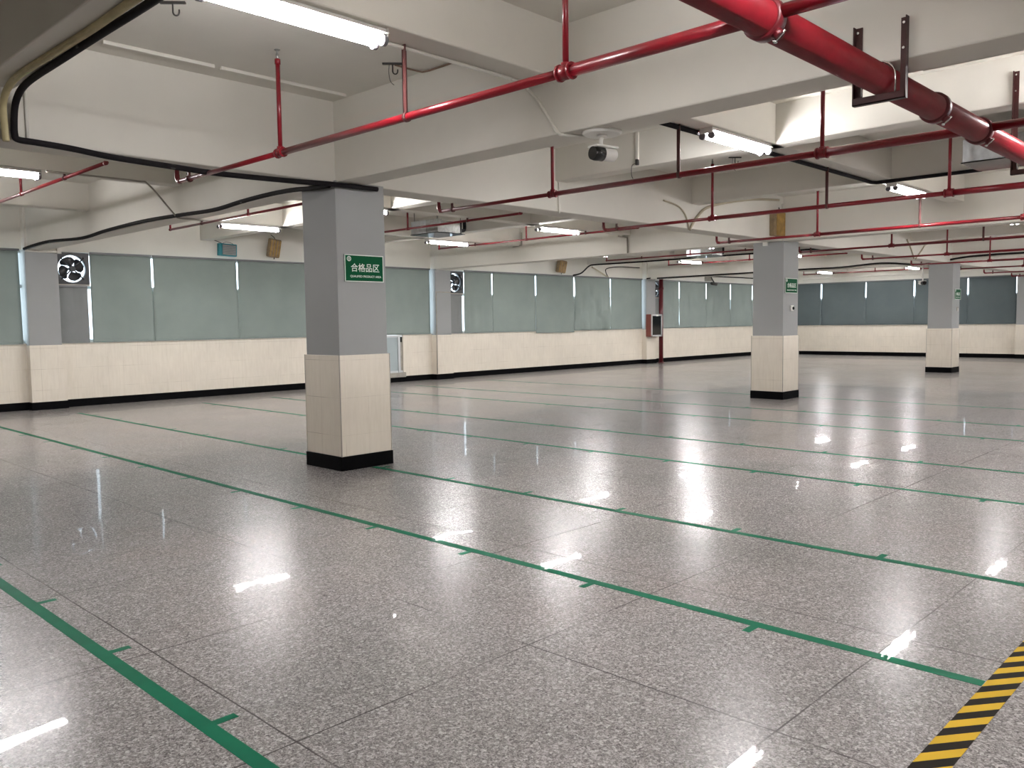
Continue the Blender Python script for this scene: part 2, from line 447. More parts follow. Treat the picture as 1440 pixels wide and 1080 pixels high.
sign(CXY[2][0]+.45, CXY[2][1]+.016, 2.168, 'green sign with white lettering on the farthest pillar at right')
# small boxes on the pillars
r = empty('wall_sensor', (CXY[1][0]+.36, CXY[1][1]+.016, 1.75))
MB().box((-.05, -.03, -.055), (.05, 0, .055), 0, .008).build('case', 'plastic', r)
MB().tube([(.012, -.028, 0), (.012, -.045, 0)], .03, 14).build('dome', 'lens', r)
tag(r, 'small white box with dark round eye below the sign on the middle pillar', 'sensor')
r = empty('wall_switch', (CXY[2][0]+.45, CXY[2][1]+.016, 1.76))
MB().box((-.045, -.02, -.05), (.045, 0, .05), 0, .006).build('plate', 'greyconduit', r)
MB().box((-.025, -.03, -.07), (.0, -.018, .02), 0, .003).build('rocker', 'plastic', r)
tag(r, 'small box below the green sign on the farthest pillar', 'switch')
r = empty('junction_box', (15.136, 7.80, 3.0))
MB().box((-.04, -.05, -.05), (0, .05, .05), 0, .006).build('body', 'plastic', r)
MB().box((-.045, -.042, -.042), (-.04, .042, .042), 0, .002).build('lid', 'plastic', r)
tag(r, 'small white junction box at the top left of the middle pillar', 'junction box')

# ------------------------------------------------------------------ fluorescent lights
LX = [2.80, 7.94, 12.82, 18.10, 22.95, 28.2, 32.8]
LAB = {(0, 4.44): 'twin tube fluorescent light at the top left, nearest the camera, cut by the frame top',
 (1, 4.44): 'twin tube fluorescent light upper right of centre with dark round lampholders showing',
 (2, 4.44): 'bright twin tube light at the right, hanging under the corner of the black conduit',
 (3, 4.44): 'small twin tube light at the right edge, above the row of red pipes',
 (0, 11.10): 'twin tube fluorescent light cut by the left edge of the picture',
 (1, 11.10): 'light seen end on beside the right side of the foreground pillar',
 (2, 11.10): 'twin tube light in the centre, left of the downpipe conduit on the far beam',
 (3, 11.10): 'partly hidden light just left of the middle pillar, above the far ceiling unit',
 (4, 11.10): 'light hidden behind the top of the middle pillar in the third bay',
 (6, 11.10): 'far light beside the left edge of the farthest pillar, under the pipes',
 (1, 14.42): 'twin tube light left of the foreground pillar, above the teal box',
 (2, 14.42): 'twin tube light above the second exhaust fan, right of the foreground pillar',
 (3, 14.42): 'light half hidden by a beam above the far left wall blinds, in the middle',
 (4, 14.42): 'long bright light left of the middle pillar, near the end of the left wall',
 (6, 14.42): 'far light just right of the middle pillar, above the end wall blinds'}
def make_light():
    r = empty('fluorescent_light'); L = .605
    h = MB().box((-L, -.055, -.045), (L, .055, 0), 0, .006)
    h.add([(-L, -.085, -.040), (L, -.085, -.040), (L, .085, -.040), (-L, .085, -.040), (-L, -.085, -.034), (L, -.085, -.034), (L, .085, -.034), (-L, .085, -.034)],
          [(0, 1, 2, 3), (4, 7, 6, 5), (0, 4, 5, 1), (1, 5, 6, 2), (2, 6, 7, 3), (3, 7, 4, 0)])
    for e in (-1, 1): h.box((e*L, -.07, -.060), (e*(L+.004), .07, 0))  # end plates added to keep tube light off the beam faces
    h.build('housing', 'housing', r)
    for s in (-1, 1):
        MB().tube([(-L+.03, s*.048, -.080), (L-.03, s*.048, -.080)], .0175, 10).build('tube', 'tube', r)
        for e in (-1, 1):
            MB().tube([(e*(L-.035), s*.048, -.080), (e*(L-.004), s*.048, -.080), (e*L, s*.048, -.080)], [.034, .034, .026], 16).box((e*(L-.03), s*.048-.014, -.08), (e*(L-.008), s*.048+.014, -.03)).build('lampholder', 'endcap', r)
    return r
lights = []
proto = make_light(); CH[proto.name] = kids(proto)
used = False
for y in (-8.95, -5.6, 1.07, 4.44, 11.10, 14.42):  # unseen rows at negative y, added to brighten pillar and beam faces turned there
    for i, x in enumerate(LX):
        o = proto if not used else dup(proto)
        used = True
        o.location = (x, y-.02 if y > 1.2 else y, ZB+.003)
        lab = LAB.get((i, y), 'twin tube fluorescent light on a ceiling beam out of sight, as bright as the others')
        tag(o, lab, 'light', 'twin tube ceiling lights')

# ------------------------------------------------------------------ red sprinkler pipework
ZP = 2.945; YB = 1.92; ZBIG = 2.93; RB = .083
# main
r = empty('main_pipe', (0, YB, ZBIG))
tag(r, 'thick red fire main crossing the top right, with bolted couplings', 'pipe')
MB().tube([(X0+.01, 0, 0), (X1-.14, 0, 0)], RB, 28).build('pipe', 'red', r)
def coupling(x, tee):
    c = MB()
    c.tube([(x-.035, 0, 0), (x-.03, 0, 0), (x+.03, 0, 0), (x+.035, 0, 0)], [RB+.004, RB+.016, RB+.016, RB+.004], 28)
    for s in (-1, 1):
        ang = math.radians(50)
        d = Vector((0, s*math.cos(ang), s*math.sin(ang)))
        pc = Vector((x, 0, 0)) + d*(RB+.03)
        c.tube([pc-d*.025, pc+d*.012], .026, 8)
    o = c.build('coupling', 'reddark', r)
    for s in (-1, 1):
        ang = math.radians(50); d = Vector((0, s*math.cos(ang), s*math.sin(ang))); tt = Vector((0, -s*math.sin(ang), s*math.cos(ang)))
        pc = Vector((x, 0, 0)) + d*(RB+.038)
        b = MB(); b.tube([pc-tt*.034, pc+tt*.040], .007, 8); b.tube([pc+tt*.026, pc+tt*.036], .012, 6)
        b.build('bolt', 'chrome', o)
for x in (6.05,): coupling(x, False)
BX = [3.69+10.03/3*k for k in range(10)]
for x in BX: coupling(x, True)

def make_branch():
    r = MB()
    # run from beyond the beam to the main, growing at the tees, and on past the main
    r.tube([(0, 8.03, 0), (0, 6.20, 0)], .021, 12); r.tube([(0, 6.20, 0), (0, 3.15, 0)], .027, 12)
    r.tube([(0, 3.15, 0), (0, YB+RB-.01, 0)], .036, 14)
    r.tube([(0, YB-RB+.01, 0), (0, -1.0, 0)], .032, 12); r.tube([(0, -1.0, 0), (0, -5.7, 0)], .026, 12)
    o = r.build('sprinkler_pipe', 'red')
    def riser(y, top, rad):
        a = MB()
        a.tube([(0, y-.045, 0), (0, y+.045, 0)], rad, 12); a.tube([(0, y-.05, 0), (0, y-.035, 0)], rad+.006, 12); a.tube([(0, y+.035, 0), (0, y+.05, 0)], rad+.006, 12)
        a.tube([(0, y, 0), (0, y, .05)], .027, 10); a.tube([(0, y, .04), (0, y, top-.10)], .018, 10); a.tube([(0, y, top-.13), (0, y, top-.09)], .023, 10)
        q = a.build('riser', 'red', o)
        s = MB(); s.tube([(0, y, top-.09), (0, y, top-.05)], .013, 8); s.tube([(0, y, top-.05), (0, y, top-.02)], .008, 8)
        s.tube([(0, y, top-.02), (0, y, top-.014)], .024, 10)
        s.build('sprinkler_head', 'foil', q)
    riser(6.15, .83, .034); riser(3.12, .83, .043); riser(-.2, .83, .040)
    # upturned end with the head beyond the beam
    a = MB(); a.tube(smooth_path([(0, 7.97, 0), (0, 8.01, .004), (0, 8.035, .03), (0, 8.04, .07)], 4), .024, 12); a.tube([(0, 8.04, .06), (0, 8.04, .73)], .021, 10)
    q = a.build('upturned_end', 'red', o)
    s = MB(); s.tube([(0, 8.04, .73), (0, 8.04, .80)], .012, 8); s.tube([(0, 8.04, .80), (0, 8.04, .806)], .024, 10)
    s.build('sprinkler_head', 'foil', q)
    for y, top in ((4.53, ZB-ZP), (7.78, ZM-ZP)):
        h = MB(); h.box((-.018, y-.018, .02), (-.010, y+.018, top)); h.box((-.018, y+.010, .02), (.018, y+.018, top))
        h.tube([(0, y-.014, 0), (0, y+.014, 0)], .034, 12)
        h.build('hanger', 'hanger', o)
    return o
br = make_branch(); CH[br.name] = kids(br)
for i, x in enumerate(BX):
    o = br if i == 0 else dup(br)
    o.location = (x, 0, ZP)
    tag(o, ('red sprinkler pipe nearest the camera, rising from the left pillar to the thick main' if i == 0 else
            'second red sprinkler pipe from the camera, crossing the middle and tapping the main at right' if i == 1 else
            '%s red sprinkler pipe from the camera, running across under the beams' % ordinal(i)), 'pipe', 'low red sprinkler pipes')
def make_upper():
    r = MB(); r.tube([(0, 9.76, 0), (0, 15.70, 0)], .021, 12)
    o = r.build('sprinkler_pipe', 'red')
    for y in (9.80, 12.78, 15.70):
        a = MB(); end = y != 12.78
        if not end: a.tube([(0, y-.04, 0), (0, y+.04, 0)], .028, 12)
        else: a.tube([(0, y-.02, 0), (0, y+.02, 0)], .026, 12)
        a.tube([(0, y, 0), (0, y, .34)], .018, 10)
        q = a.build('riser', 'red', o)
        s = MB(); s.tube([(0, y, .34), (0, y, .39)], .011, 8); s.tube([(0, y, .39), (0, y, .396)], .024, 10)
        s.build('sprinkler_head', 'foil', q)
    for y in (11.10, 14.42):
        h = MB(); h.box((-.012, y-.015, .015), (.012, y+.015, .05)); h.tube([(0, y-.012, 0), (0, y+.012, 0)], .028, 12); h.build('hanger', 'hanger', o)
    return o
ub = make_upper(); CH[ub.name] = kids(ub)
for i, x in enumerate(BX):
    o = ub if i == 0 else dup(ub)
    o.location = (x, 0, 3.37)
    tag(o, ('short red pipe at the left edge below the black conduit, above the near wall blinds' if i == 0 else
            'thin red pipe behind the left side of the foreground pillar, above the light' if i == 1 else
            'thin red pipe right of the foreground pillar in front of the silver ceiling unit' if i == 2 else
            '%s of the short thin red pipes counted from the camera, near the left wall' % ordinal(i)), 'pipe', 'short upper sprinkler pipes')
# U brackets of the main
def bracket(xf, top, label):
    r = empty('pipe_bracket', (xf, YB, 0)); a = .042; t = .006
    f = MB()
    for y in (-.135, .125):
        f.box((-t-.001, y-.02, 2.80), (-.001, y+.022, top)); f.box((-a, y-.02 if y < 0 else y+.022-t, 2.80), (-.001, y-.02+t if y < 0 else y+.022, top))
    f.box((-a, -.155, 2.796), (-.001, .147, 2.802)); f.box((-a, -.155, 2.796), (-a+t, .147, 2.838))
    f.build('frame', 'steel_brown', r)
    bb = MB()
    for y in (-.135, .125):
        for z in (top-.03, top-.17): bb.tube([(-.006, y+.004, z), (-.018, y+.004, z)], .008, 6)
    bb.build('bolt_set', 'chrome', r)
    u = MB(); pts = [(-.03, -(RB+.012), ZBIG-.12)] + [(-.03, -(RB+.012)*math.cos(t_), ZBIG+(RB+.012)*math.sin(t_)) for t_ in [math.pi*k/10 for k in range(11)]] + [(-.03, RB+.012, ZBIG-.12)]
    u.tube(pts, .006, 8); u.build('u_bolt', 'chrome', r)
    return tag(r, label, 'bracket', 'brackets of the fire main')
bracket(5.10, 3.25, 'dark steel U bracket bolted to the near beam, holding the thick red main')
bracket(8.575, 3.70, 'dark red U bracket at the right edge holding the thick red main')

# fire riser in the far corner and hose cabinet
r = empty('fire_riser', (25.83, 17.40, 0))
MB().tube([(0, 0, 0), (0, 0, 3.06)], .078, 20).build('pipe', 'reddark', r)
MB().tube([(0, 0, 2.66), (0, 0, 2.74)], .095, 20).build('coupling', 'reddark', r)
MB().tube([(0, 0, 0), (0, 0, .03)], .12, 20).build('flange', 'reddark', r)
tag(r, 'vertical dark red riser pipe by the third wall pier, behind the hose cabinet', 'pipe')
r = empty('hose_cabinet', (25.36, 17.498, .97))
MB().box((-.34, -.22, 0), (.34, 0, .80), 0, .006).build('body', 'hosered', r)
f = MB()
for a, c in (((-.34, 0), (.34, .06)), ((-.34, .74), (.34, .80)), ((-.34, 0), (-.27, .80)), ((.27, 0), (.34, .80))): f.box((a[0], -.24, a[1]), (c[0], -.218, c[1]), 0, .003)
dr = f.build('door', 'alu', r)
MB().box((-.27, -.232, .06), (.27, -.226, .74)).build('pane', 'lens', dr)
MB().box((-.05, -.25, .73), (.08, -.238, .79), 0, .003).build('notice', 'plastic', dr)
tag(r, 'red brown hose cabinet with dark glass front on the third wall pier', 'cabinet')

# ------------------------------------------------------------------ roller blinds
def blind(ax, a, c, z0=SILL+.01, z1=HEAD, name='roller_blind', label='', creases=0, gl=1, gr=1, mat='blind', seed=0, skew=0, plain=False, full=False, off=0):
    """ax 'x': on the left wall running in X; 'y': on the end wall running in Y"""
    rnd = random.Random(seed)
    wdt = abs(c-a); mid = (a+c)/2
    r = empty(name, (mid, Y1-.045-off, 0) if ax == 'x' else (X1-.045-off, mid, 0))
    nx, nz = 28, 36
    ph = [rnd.uniform(0, 6.28) for _ in range(6)]
    vs = []
    for j in range(nz+1):
        z = z0+(z1-.02-z0)*j/nz; tz = j/nz
        # side gaps are wide beside the top sash and close towards the sill
        gw = .018 if ax == 'x' and mid < 14 else .026
        g = gw if z > 2.36 else max(-.005, gw-(2.36-z)*.6)
        if full: g = .026 - .012*(1-tz)
        for i in range(nx+1):
            u = i/nx
            s = -wdt/2 + wdt*u
            edge = (1-u)*g*gl - u*g*gr
            s += edge
            d = .004*math.sin(7*u+ph[0])*math.sin(3*tz+ph[1]) + .0025*math.sin(19*u+ph[2]+2*tz)
            if creases:
                k = (1-tz)
                d += creases*(.020*k*math.sin(11*u+5*tz+ph[3]) + .014*k*math.sin(23*u-7*tz+ph[4]) + .018*math.exp(-((u-.75+.5*tz)/.06)**2)*(1-tz))
            zz = z + (skew*(u-.5) if j == 0 else 0)
            vs.append((s, -abs(d)*1.0-.004+d*.5, zz) if ax == 'x' else (-abs(d)-.004+d*.5, s, zz))
    fs = [(j*(nx+1)+i, j*(nx+1)+i+1, (j+1)*(nx+1)+i+1, (j+1)*(nx+1)+i) for j in range(nz) for i in range(nx)]
    f = MB().add(vs, fs, 0, True).build('fabric', mat, r)
    so = f.modifiers.new('thickness', 'SOLIDIFY'); so.thickness = .0015
    def bx(s0, s1, d0, d1, za, zb): return ((s0, d0, za), (s1, d1, zb)) if ax == 'x' else ((d0, s0, za), (d1, s1, zb))
    if not plain:
        MB().box(*bx(-wdt/2+.006, wdt/2-.006, -.036, .0, z1-.03, z1+.012), 0, .006).build('head_rail', 'rail', r)
    MB().box(*bx(-wdt/2+.012, wdt/2-.012, -.013, -.001, z0, z0+.022), 0, .004).build('bottom_bar', mat, r)
    if label: tag(r, label, 'blind', 'roller blinds on the left wall' if ax == 'x' else 'roller blinds on the end wall')
    return r
sd = 0
def LB(a, c, label, **k):
    global sd; sd += 1; return blind('x', a, c, label=label, seed=sd, off=.008*(sd % 2), **k)
LB(3.05, 5.005, 'grey green roller blind at the left edge, left of the first wall pier', gr=1.0, full=True)
blind('x', 5.635, 6.185, z1=2.37, label='narrow grey blind under the exhaust fan nearest the camera', seed=50, mat='blind_small', gl=.2, gr=.4)
LB(6.245, 7.475, 'narrower roller blind just right of the nearest exhaust fan', gl=.2)
LB(7.48, 9.385, 'second roller blind right of the nearest fan, one before the teal box')
LB(9.39, 11.27, 'roller blind under the brown tilted box, left of the foreground pillar')
LB(11.275, 13.15, 'roller blind hidden for the most part by the foreground pillar')
LB(13.155, 15.06, 'roller blind right of the foreground pillar above the low door', full=True, gl=.3)
blind('x', 15.70, 16.235, z1=2.35, label='narrow grey blind under the second exhaust fan', seed=51, mat='blind_small', gl=.2, gr=.5)
blind('x', 25.64, 26.20, z1=2.35, label='narrow grey blind beside the far dark red riser pipe', seed=52, mat='blind_small', gl=.2, gr=.5)
LB(16.31, 17.435, 'narrower roller blind just right of the second exhaust fan', gl=.2)
LB(17.44, 19.335, 'second roller blind right of the second fan, smooth')
LB(19.34, 21.19, 'third roller blind right of the second fan, hanging a little low', z0=1.205, skew=-.012)
LB(21.195, 23.125, 'badly creased roller blind fourth right of the second fan', creases=4.5)
LB(23.13, 24.995, 'roller blind just left of the hose cabinet', creases=.3, full=True)
LB(26.25, 27.40, 'narrower roller blind just right of the dark red riser pipe', creases=.5, gl=.4)
LB(27.405, 29.335, 'second roller blind right of the dark red riser pipe, rippled', creases=.7)
LB(29.34, 31.22, 'third roller blind right of the dark red riser pipe, rippled', creases=.8)
LB(31.225, 33.05, 'blind on the left wall reaching behind the middle pillar', creases=.5)
LB(33.055, 34.82, 'last blind on the left wall, in the corner behind the middle pillar')
def EB(a, c, label, **k):
    global sd; sd += 1; return blind('y', a, c, label=label, seed=sd, mat='blind_end', off=.008*(sd % 2), **k)
EB(15.405, 17.30, 'blue grey blind just right of the middle pillar on the end wall')
EB(13.535, 15.40, 'second blue grey blind right of the middle pillar on the end wall', creases=.5)
EB(11.655, 13.53, 'third blue grey blind right of the middle pillar on the end wall', creases=.5)
EB(9.735, 11.65, 'blue grey blind mostly behind the farthest pillar')
EB(8.10, 9.73, 'wide blue grey blind right of the farthest pillar', creases=.5)

for k in range(4):
    LB(-4.8+1.95*k, -2.855+1.95*k, 'grey green roller blind on the left wall outside the left edge')
for k in range(6):
    EB(5.52-1.9*k, 7.415-1.9*k, 'blue grey roller blind on the end wall outside the right edge')

# ------------------------------------------------------------------ exhaust fans
def make_fan():
    r = empty('exhaust_fan'); W = .31; n = 40; R = .268
    p = MB(); vs = []; fs = []
    for yy in (-.02, .0):
        for k in range(n):
            a = 2*math.pi*k/n; cx, cz = math.cos(a), math.sin(a); q = W/max(abs(cx), abs(cz)); vs.append((cx*q, yy, cz*q))
        for k in range(n):
            a = 2*math.pi*k/n; vs.append((math.cos(a)*R, yy, math.sin(a)*R))
    for k in range(n):
        k2 = (k+1) % n
        fs += [(k, k2, n+k2, n+k), (2*n+k, 3*n+k, 3*n+k2, 2*n+k2), (k, 2*n+k, 2*n+k2, k2), (n+k, n+k2, 3*n+k2, 3*n+k)]
    p.add(vs, fs); p.build('frame', 'fan', r)
    d = MB()
    vs = []; fs = []
    for yy, rr in ((.0, R), (.14, R+.01)):
        for k in range(n): a = 2*math.pi*k/n; vs.append((math.cos(a)*rr, yy, math.sin(a)*rr))
    for k in range(n): fs.append((k, (k+1) % n, n+(k+1) % n, n+k))
    q = d.add(vs, fs, 0, True).build('shroud', 'fan', r); q.modifiers.new('t', 'SOLIDIFY').thickness = .004
    MB().tube([(0, -.045, 0), (0, .05, 0)], .055, 18).tube([(0, .05, 0), (0, .09, 0)], .035, 14).build('motor', 'fan', r)
    g = MB()
    for a in (45, 135, 225, 315):
        c, s = math.cos(math.radians(a)), math.sin(math.radians(a)); g.tube([(c*.03, -.022, s*.03), (c*.30, -.022, s*.30)], .013, 6)
    g.build('support_arm', 'fan', r)
    for k in range(4):
        b = MB(); a0 = math.radians(90*k+8); vs = []
        prof = [(.04, -.13, .13), (.09, -.28, .38), (.14, -.33, .55), (.19, -.29, .61), (.225, -.13, .55), (.243, .06, .44)]
        for (rr, t0, t1) in prof:
            for t, yy in ((t0, .045), ((t0+t1)/2, .062), (t1, .085)):
                ang = a0+t*1.7; vs.append((rr*math.cos(ang), yy, rr*math.sin(ang)))
        fs = [(3*j+i, 3*j+i+1, 3*j+i+4, 3*j+i+3) for j in range(5) for i in range(2)]
        o = b.add(vs, fs, 0, True).build('blade', 'fan', r); o.modifiers.new('t', 'SOLIDIFY').thickness = .003
    MB().box((-.30, -.05, -.335), (.30, .02, -.302), 0, .004).build('shelf', 'greyconduit', r)
    return r
fn = make_fan(); CH[fn.name] = kids(fn)
FL = ['black square exhaust fan beside the first wall pier at left, daylight through its blades',
      'black exhaust fan beside the second wall pier, right of the foreground pillar',
      'black exhaust fan half hidden by the far dark red riser pipe']
for i, (x, z) in enumerate(((5.90, 2.705), (15.975, 2.69), (25.90, 2.69))):
    o = fn if i == 0 else dup(fn)
    o.location = (x+.03, Y1-.02, z)
    tag(o, FL[i], 'fan', 'exhaust fans in the left wall windows')

# ------------------------------------------------------------------ floor marking tapes
TX = [(1.43, 1), (3.85, -1), (5.45, 1), (5.45, 1), (7.83, -1), (9.38, 1), (11.81, -1), (13.38, 1), (15.85, -1)]
TL = ['green floor tape line cutting the bottom left corner, nearest the camera',
      'green floor tape line running from left edge to the striped warning tape',
      'green floor tape line starting at the foot of the foreground pillar',
      'thin green floor tape line behind the foreground pillar, towards the left wall',
      'fourth green floor tape line from the camera, passing well right of the foreground pillar',
      'fifth green floor tape line from the camera', 'sixth green floor tape line from the camera, thin and dark',
      'seventh green floor tape line from the camera, ending near the middle pillar', 'eighth green floor tape line, farthest one, beyond the middle pillar']
TSEG = [(.975, 16.3)]*9; TSEG[2] = (.975, 7.385); TSEG[3] = (8.095, 16.3)
tick0 = None
for i, (x, d) in enumerate(TX):
    w = MB(); hw = .033
    a, c = TSEG[i]
    w.box((x-hw, a, .0002), (x+hw, c, .0012))
    o = w.build('floor_tape', 'green'); tag(o, TL[i], 'floor marking', 'green lane tapes on the floor')
    for k in range(14):
        y = 2.01+1.052*k
        if y < a+.03 or y > c-.03: continue
        if tick0 is None:
            tick0 = MB().box((-.048, -.021, .0003), (.048, .021, .0013)).build('tick_mark', 'green')
            t = tick0
        else:
            t = tick0.copy(); COL.objects.link(t)
        t.parent = o; t.location = (x+d*(hw+.045), y, 0)
w = MB()
w.box((X0+.05, .86, .0002), (30, .972, .0016))
o = w.build('warning_tape', 'warn'); tag(o, 'yellow and black striped warning tape on the floor at the bottom right', 'floor marking')

# ------------------------------------------------------------------ cables and conduits
def cable(name, pts, rad, mat, label, cat='cable', smooth=True, group=None, clips=None, n=10):
    o = MB().tube(smooth_path(pts) if smooth else pts, rad, n).build(name, mat)
    tag(o, label, cat, group)
    for c in (clips or []):
        c = Vector(c)
        MB().box(c-Vector((.022, .022, .022)), c+Vector((.022, .022, .022)), 0, .004).build('clip', 'dark', o)
    return o
cable('insulated_pipe', [(2.11, 2.2, 3.385), (2.12, 3.9, 3.388), (2.115, 4.9, 3.38), (2.12, 5.6, 3.39), (2.12, 6.3, 3.39), (2.12, 6.9, 3.39), (2.12, 7.2, 3.365), (2.12, 7.36, 3.29), (2.115, 7.40, 3.17),
      (2.115, 7.405, 3.06), (2.14, 7.41, 3.025), (2.28, 7.412, 3.02), (2.53, 7.41, 3.008), (2.86, 7.41, 2.98), (3.36, 7.41, 2.965), (3.75, 7.41, 2.955), (4.18, 7.40, 2.96), (4.6, 7.39, 2.97), (5.0, 7.375, 2.985), (5.3, 7.372, 2.988), (5.58, 7.375, 2.992)],
      .026, 'foam', 'thick black insulated pipe bending around the upper left beams to the foreground pillar', 'pipe', clips=[(2.115, 5.95, 3.40), (3.36, 7.41, 2.965)])
cable('cable_sleeve', [(2.06, 2.2, 3.40), (2.06, 3.9, 3.40), (2.055, 4.9, 3.40), (2.06, 5.6, 3.40), (2.045, 6.3, 3.40), (2.03, 6.9, 3.395), (2.03, 7.2, 3.36), (2.04, 7.38, 3.27), (2.05, 7.41, 3.10), (2.055, 7.41, 3.0)],
      .026, 'cream', 'cream cable sleeve beside the black insulated pipe at the upper left', 'cable')
cable('black_cable', [(5.03, 7.46, 2.985), (5.025, 7.75, 2.99), (5.035, 8.15, 3.02), (5.07, 8.7, 3.04), (5.075, 9.35, 3.03), (5.07, 10.07, 3.0), (5.07, 11.08, 3.03), (5.07, 12.22, 3.055), (5.07, 13.55, 3.04), (5.07, 14.6, 3.005), (5.07, 16.1, 3.07), (5.06, 17.0, 3.06), (5.04, 17.47, 3.03)],
      .026, 'cable', 'black wavy cable along the beam from the foreground pillar to the left wall', clips=[(5.075, 9.35, 3.03), (5.07, 16.1, 3.07)])
cable('light_conduit', [(3.44, 10.96, 3.405), (3.8, 10.96, 3.407), (4.5, 10.96, 3.405), (4.66, 10.97, 3.37), (5.03, 11.1, 3.05), (5.10, 11.12, 3.005), (5.30, 11.15, 3.005), (5.48, 11.2, 3.008)],
      .012, 'greyconduit', 'thin grey conduit from the left edge light, dropping down the beam face')
cable('white_conduit', [(2.3, 4.535, 3.405), (3.0, 4.535, 3.402), (3.7, 4.535, 3.40), (4.35, 4.535, 3.40), (4.72, 4.54, 3.40)] , .013, 'pvc', 'white conduit along the beam right of the nearest light')
cable('white_wire', [(4.72, 4.54, 3.40), (4.95, 4.60, 3.40), (5.083, 4.70, 3.42), (5.085, 4.60, 3.32), (5.085, 4.49, 3.17), (5.085, 4.385, 3.03), (5.10, 4.34, 3.005), (5.2, 4.31, 3.008), (5.30, 4.26, 3.008)],
      .012, 'pvc', 'white wire slanting down the near beam to the camera disc')
for x0, x1, l in ((2.70, 3.64, 'flat white trunking on the ceiling at upper left, nearer piece'), (3.70, 5.02, 'flat white trunking on the ceiling at upper left, piece ending by the near beam')):
    o = MB().box((x0, 7.10, ZS-.03), (x1, 7.14, ZS), 0, .004).build('cable_trunking', 'white'); tag(o, l, 'trunking', 'white ceiling trunking')
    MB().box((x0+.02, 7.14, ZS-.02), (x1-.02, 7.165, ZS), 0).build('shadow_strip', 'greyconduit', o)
cable('brown_wire', [(4.76, 5.99, 3.825), (4.95, 6.0, 3.826), (5.07, 5.99, 3.826), (5.085, 5.9, 3.825), (5.085, 5.4, 3.827)], .008, 'rust', 'thin rusty brown wire in the ceiling corner below the nearest light', smooth=False)
o = cable('black_conduit', [(5.46, 4.537, 3.393), (11.0, 4.537, 3.393), (11.80, 4.537, 3.393), (11.88, 4.50, 3.393), (11.895, 4.36, 3.395), (11.895, 3.2, 3.395)], .024, 'foam', 'black conduit under the beam above the upper right light, turning a corner', 'conduit', smooth=False)
cable('pvc_drop', [(2.215, 7.438, 3.42), (2.215, 7.438, 3.03)], .012, 'pvc', 'short white conduit on the beam face at the far upper left', 'conduit', smooth=False)
cable('pvc_drop', [(8.635, 7.438, 3.40), (8.635, 7.438, 3.0)], .012, 'pvc', 'short white conduit down the beam face at the top centre', 'conduit', smooth=False)
cable('cream_cable', [(14.9, 7.43, 3.76), (13.93, 7.43, 3.68), (12.95, 7.43, 3.53), (12.35, 7.43, 3.39), (12.08, 7.43, 3.23), (11.93, 7.43, 3.10), (11.86, 7.44, 3.0)], .022, 'creamc', 'cream cable sweeping down the beam left of the middle pillar')
cable('cream_cable', [(11.1, 7.43, 3.40), (11.5, 7.43, 3.35), (11.7, 7.43, 3.24), (11.80, 7.43, 3.08), (11.83, 7.44, 3.0)], .012, 'creamc', 'thin cream cable curving down beside the sweeping cream cable')
cable('cream_cable', [(21.62, 7.43, 3.44), (21.93, 7.43, 3.22), (22.14, 7.43, 3.0)], .016, 'creamc', 'left arm of the V of cream cables between the middle and far pillars')
cable('cream_cable', [(22.25, 7.43, 3.0), (22.69, 7.43, 3.235), (23.10, 7.43, 3.42), (24.5, 7.43, 3.60)], .016, 'creamc', 'right arm of the V of cream cables between the middle and far pillars')
cable('black_cable', [(21.05, 17.55, 3.04), (21.42, 17.52, 3.12), (21.80, 17.5, 3.36), (21.90, 17.3, 3.40), (21.91, 16.5, 3.395), (21.91, 14.8, 3.39), (21.91, 12.0, 3.395), (21.91, 8.2, 3.395)], .024, 'cable', 'black cable climbing from the creased blind to the ceiling beam')
cable('black_cable', [(22.9, 17.56, 3.04), (22.75, 17.54, 3.2), (22.8, 17.52, 3.32), (23.4, 17.45, 3.395), (24.5, 17.4, 3.4)], .014, 'cable', 'thin dark cable looping up beside the creased blind')
cable('beige_cable', [(22.88, 17.57, 3.05), (22.43, 17.56, 3.2), (22.02, 17.55, 3.34)], .024, 'creamc', 'beige cable slanting up left beside the creased blind')
cable('black_cable', [(25.0, 17.0, 3.03), (25.02, 14.8, 3.04), (25.02, 12.6, 3.05), (25.02, 11.7, 3.06), (25.02, 10.5, 3.06), (25.02, 9.27, 3.115), (25.02, 8.2, 3.02), (25.02, 7.2, 3.14), (25.02, 6.7, 3.17), (25.02, 5.68, 3.18), (25.02, 2.5, 3.15)], .026, 'cable', 'black cable along the beam over the farthest pillar')
cable('black_cable', [(25.0, 17.44, 3.04), (26.0, 17.3, 3.14), (27.5, 17.55, 3.24), (29.5, 17.66, 3.27), (34.7, 17.66, 3.30)], .022, 'cable', 'straight black cable above the far blinds, from the riser pipe to the middle pillar')
cable('grey_conduit', [(15.11, 11.30, 3.42), (15.11, 11.06, 3.36), (15.11, 11.05, 3.03)], .018, 'greyconduit', 'grey conduit dropping down the beam in the centre right of the lights', smooth=False)
cable('grey_conduit', [(15.11, 14.23, 3.74), (15.11, 14.24, 3.43), (15.11, 14.53, 3.41)], .018, 'greyconduit', 'grey L shaped conduit on the beam above the second exhaust fan', smooth=False)
cable('white_conduit', [(5.45, 1.8, 3.035), (5.45, -3.0, 3.035)], .012, 'pvc', 'white conduit along the near beam at the right edge', smooth=False)
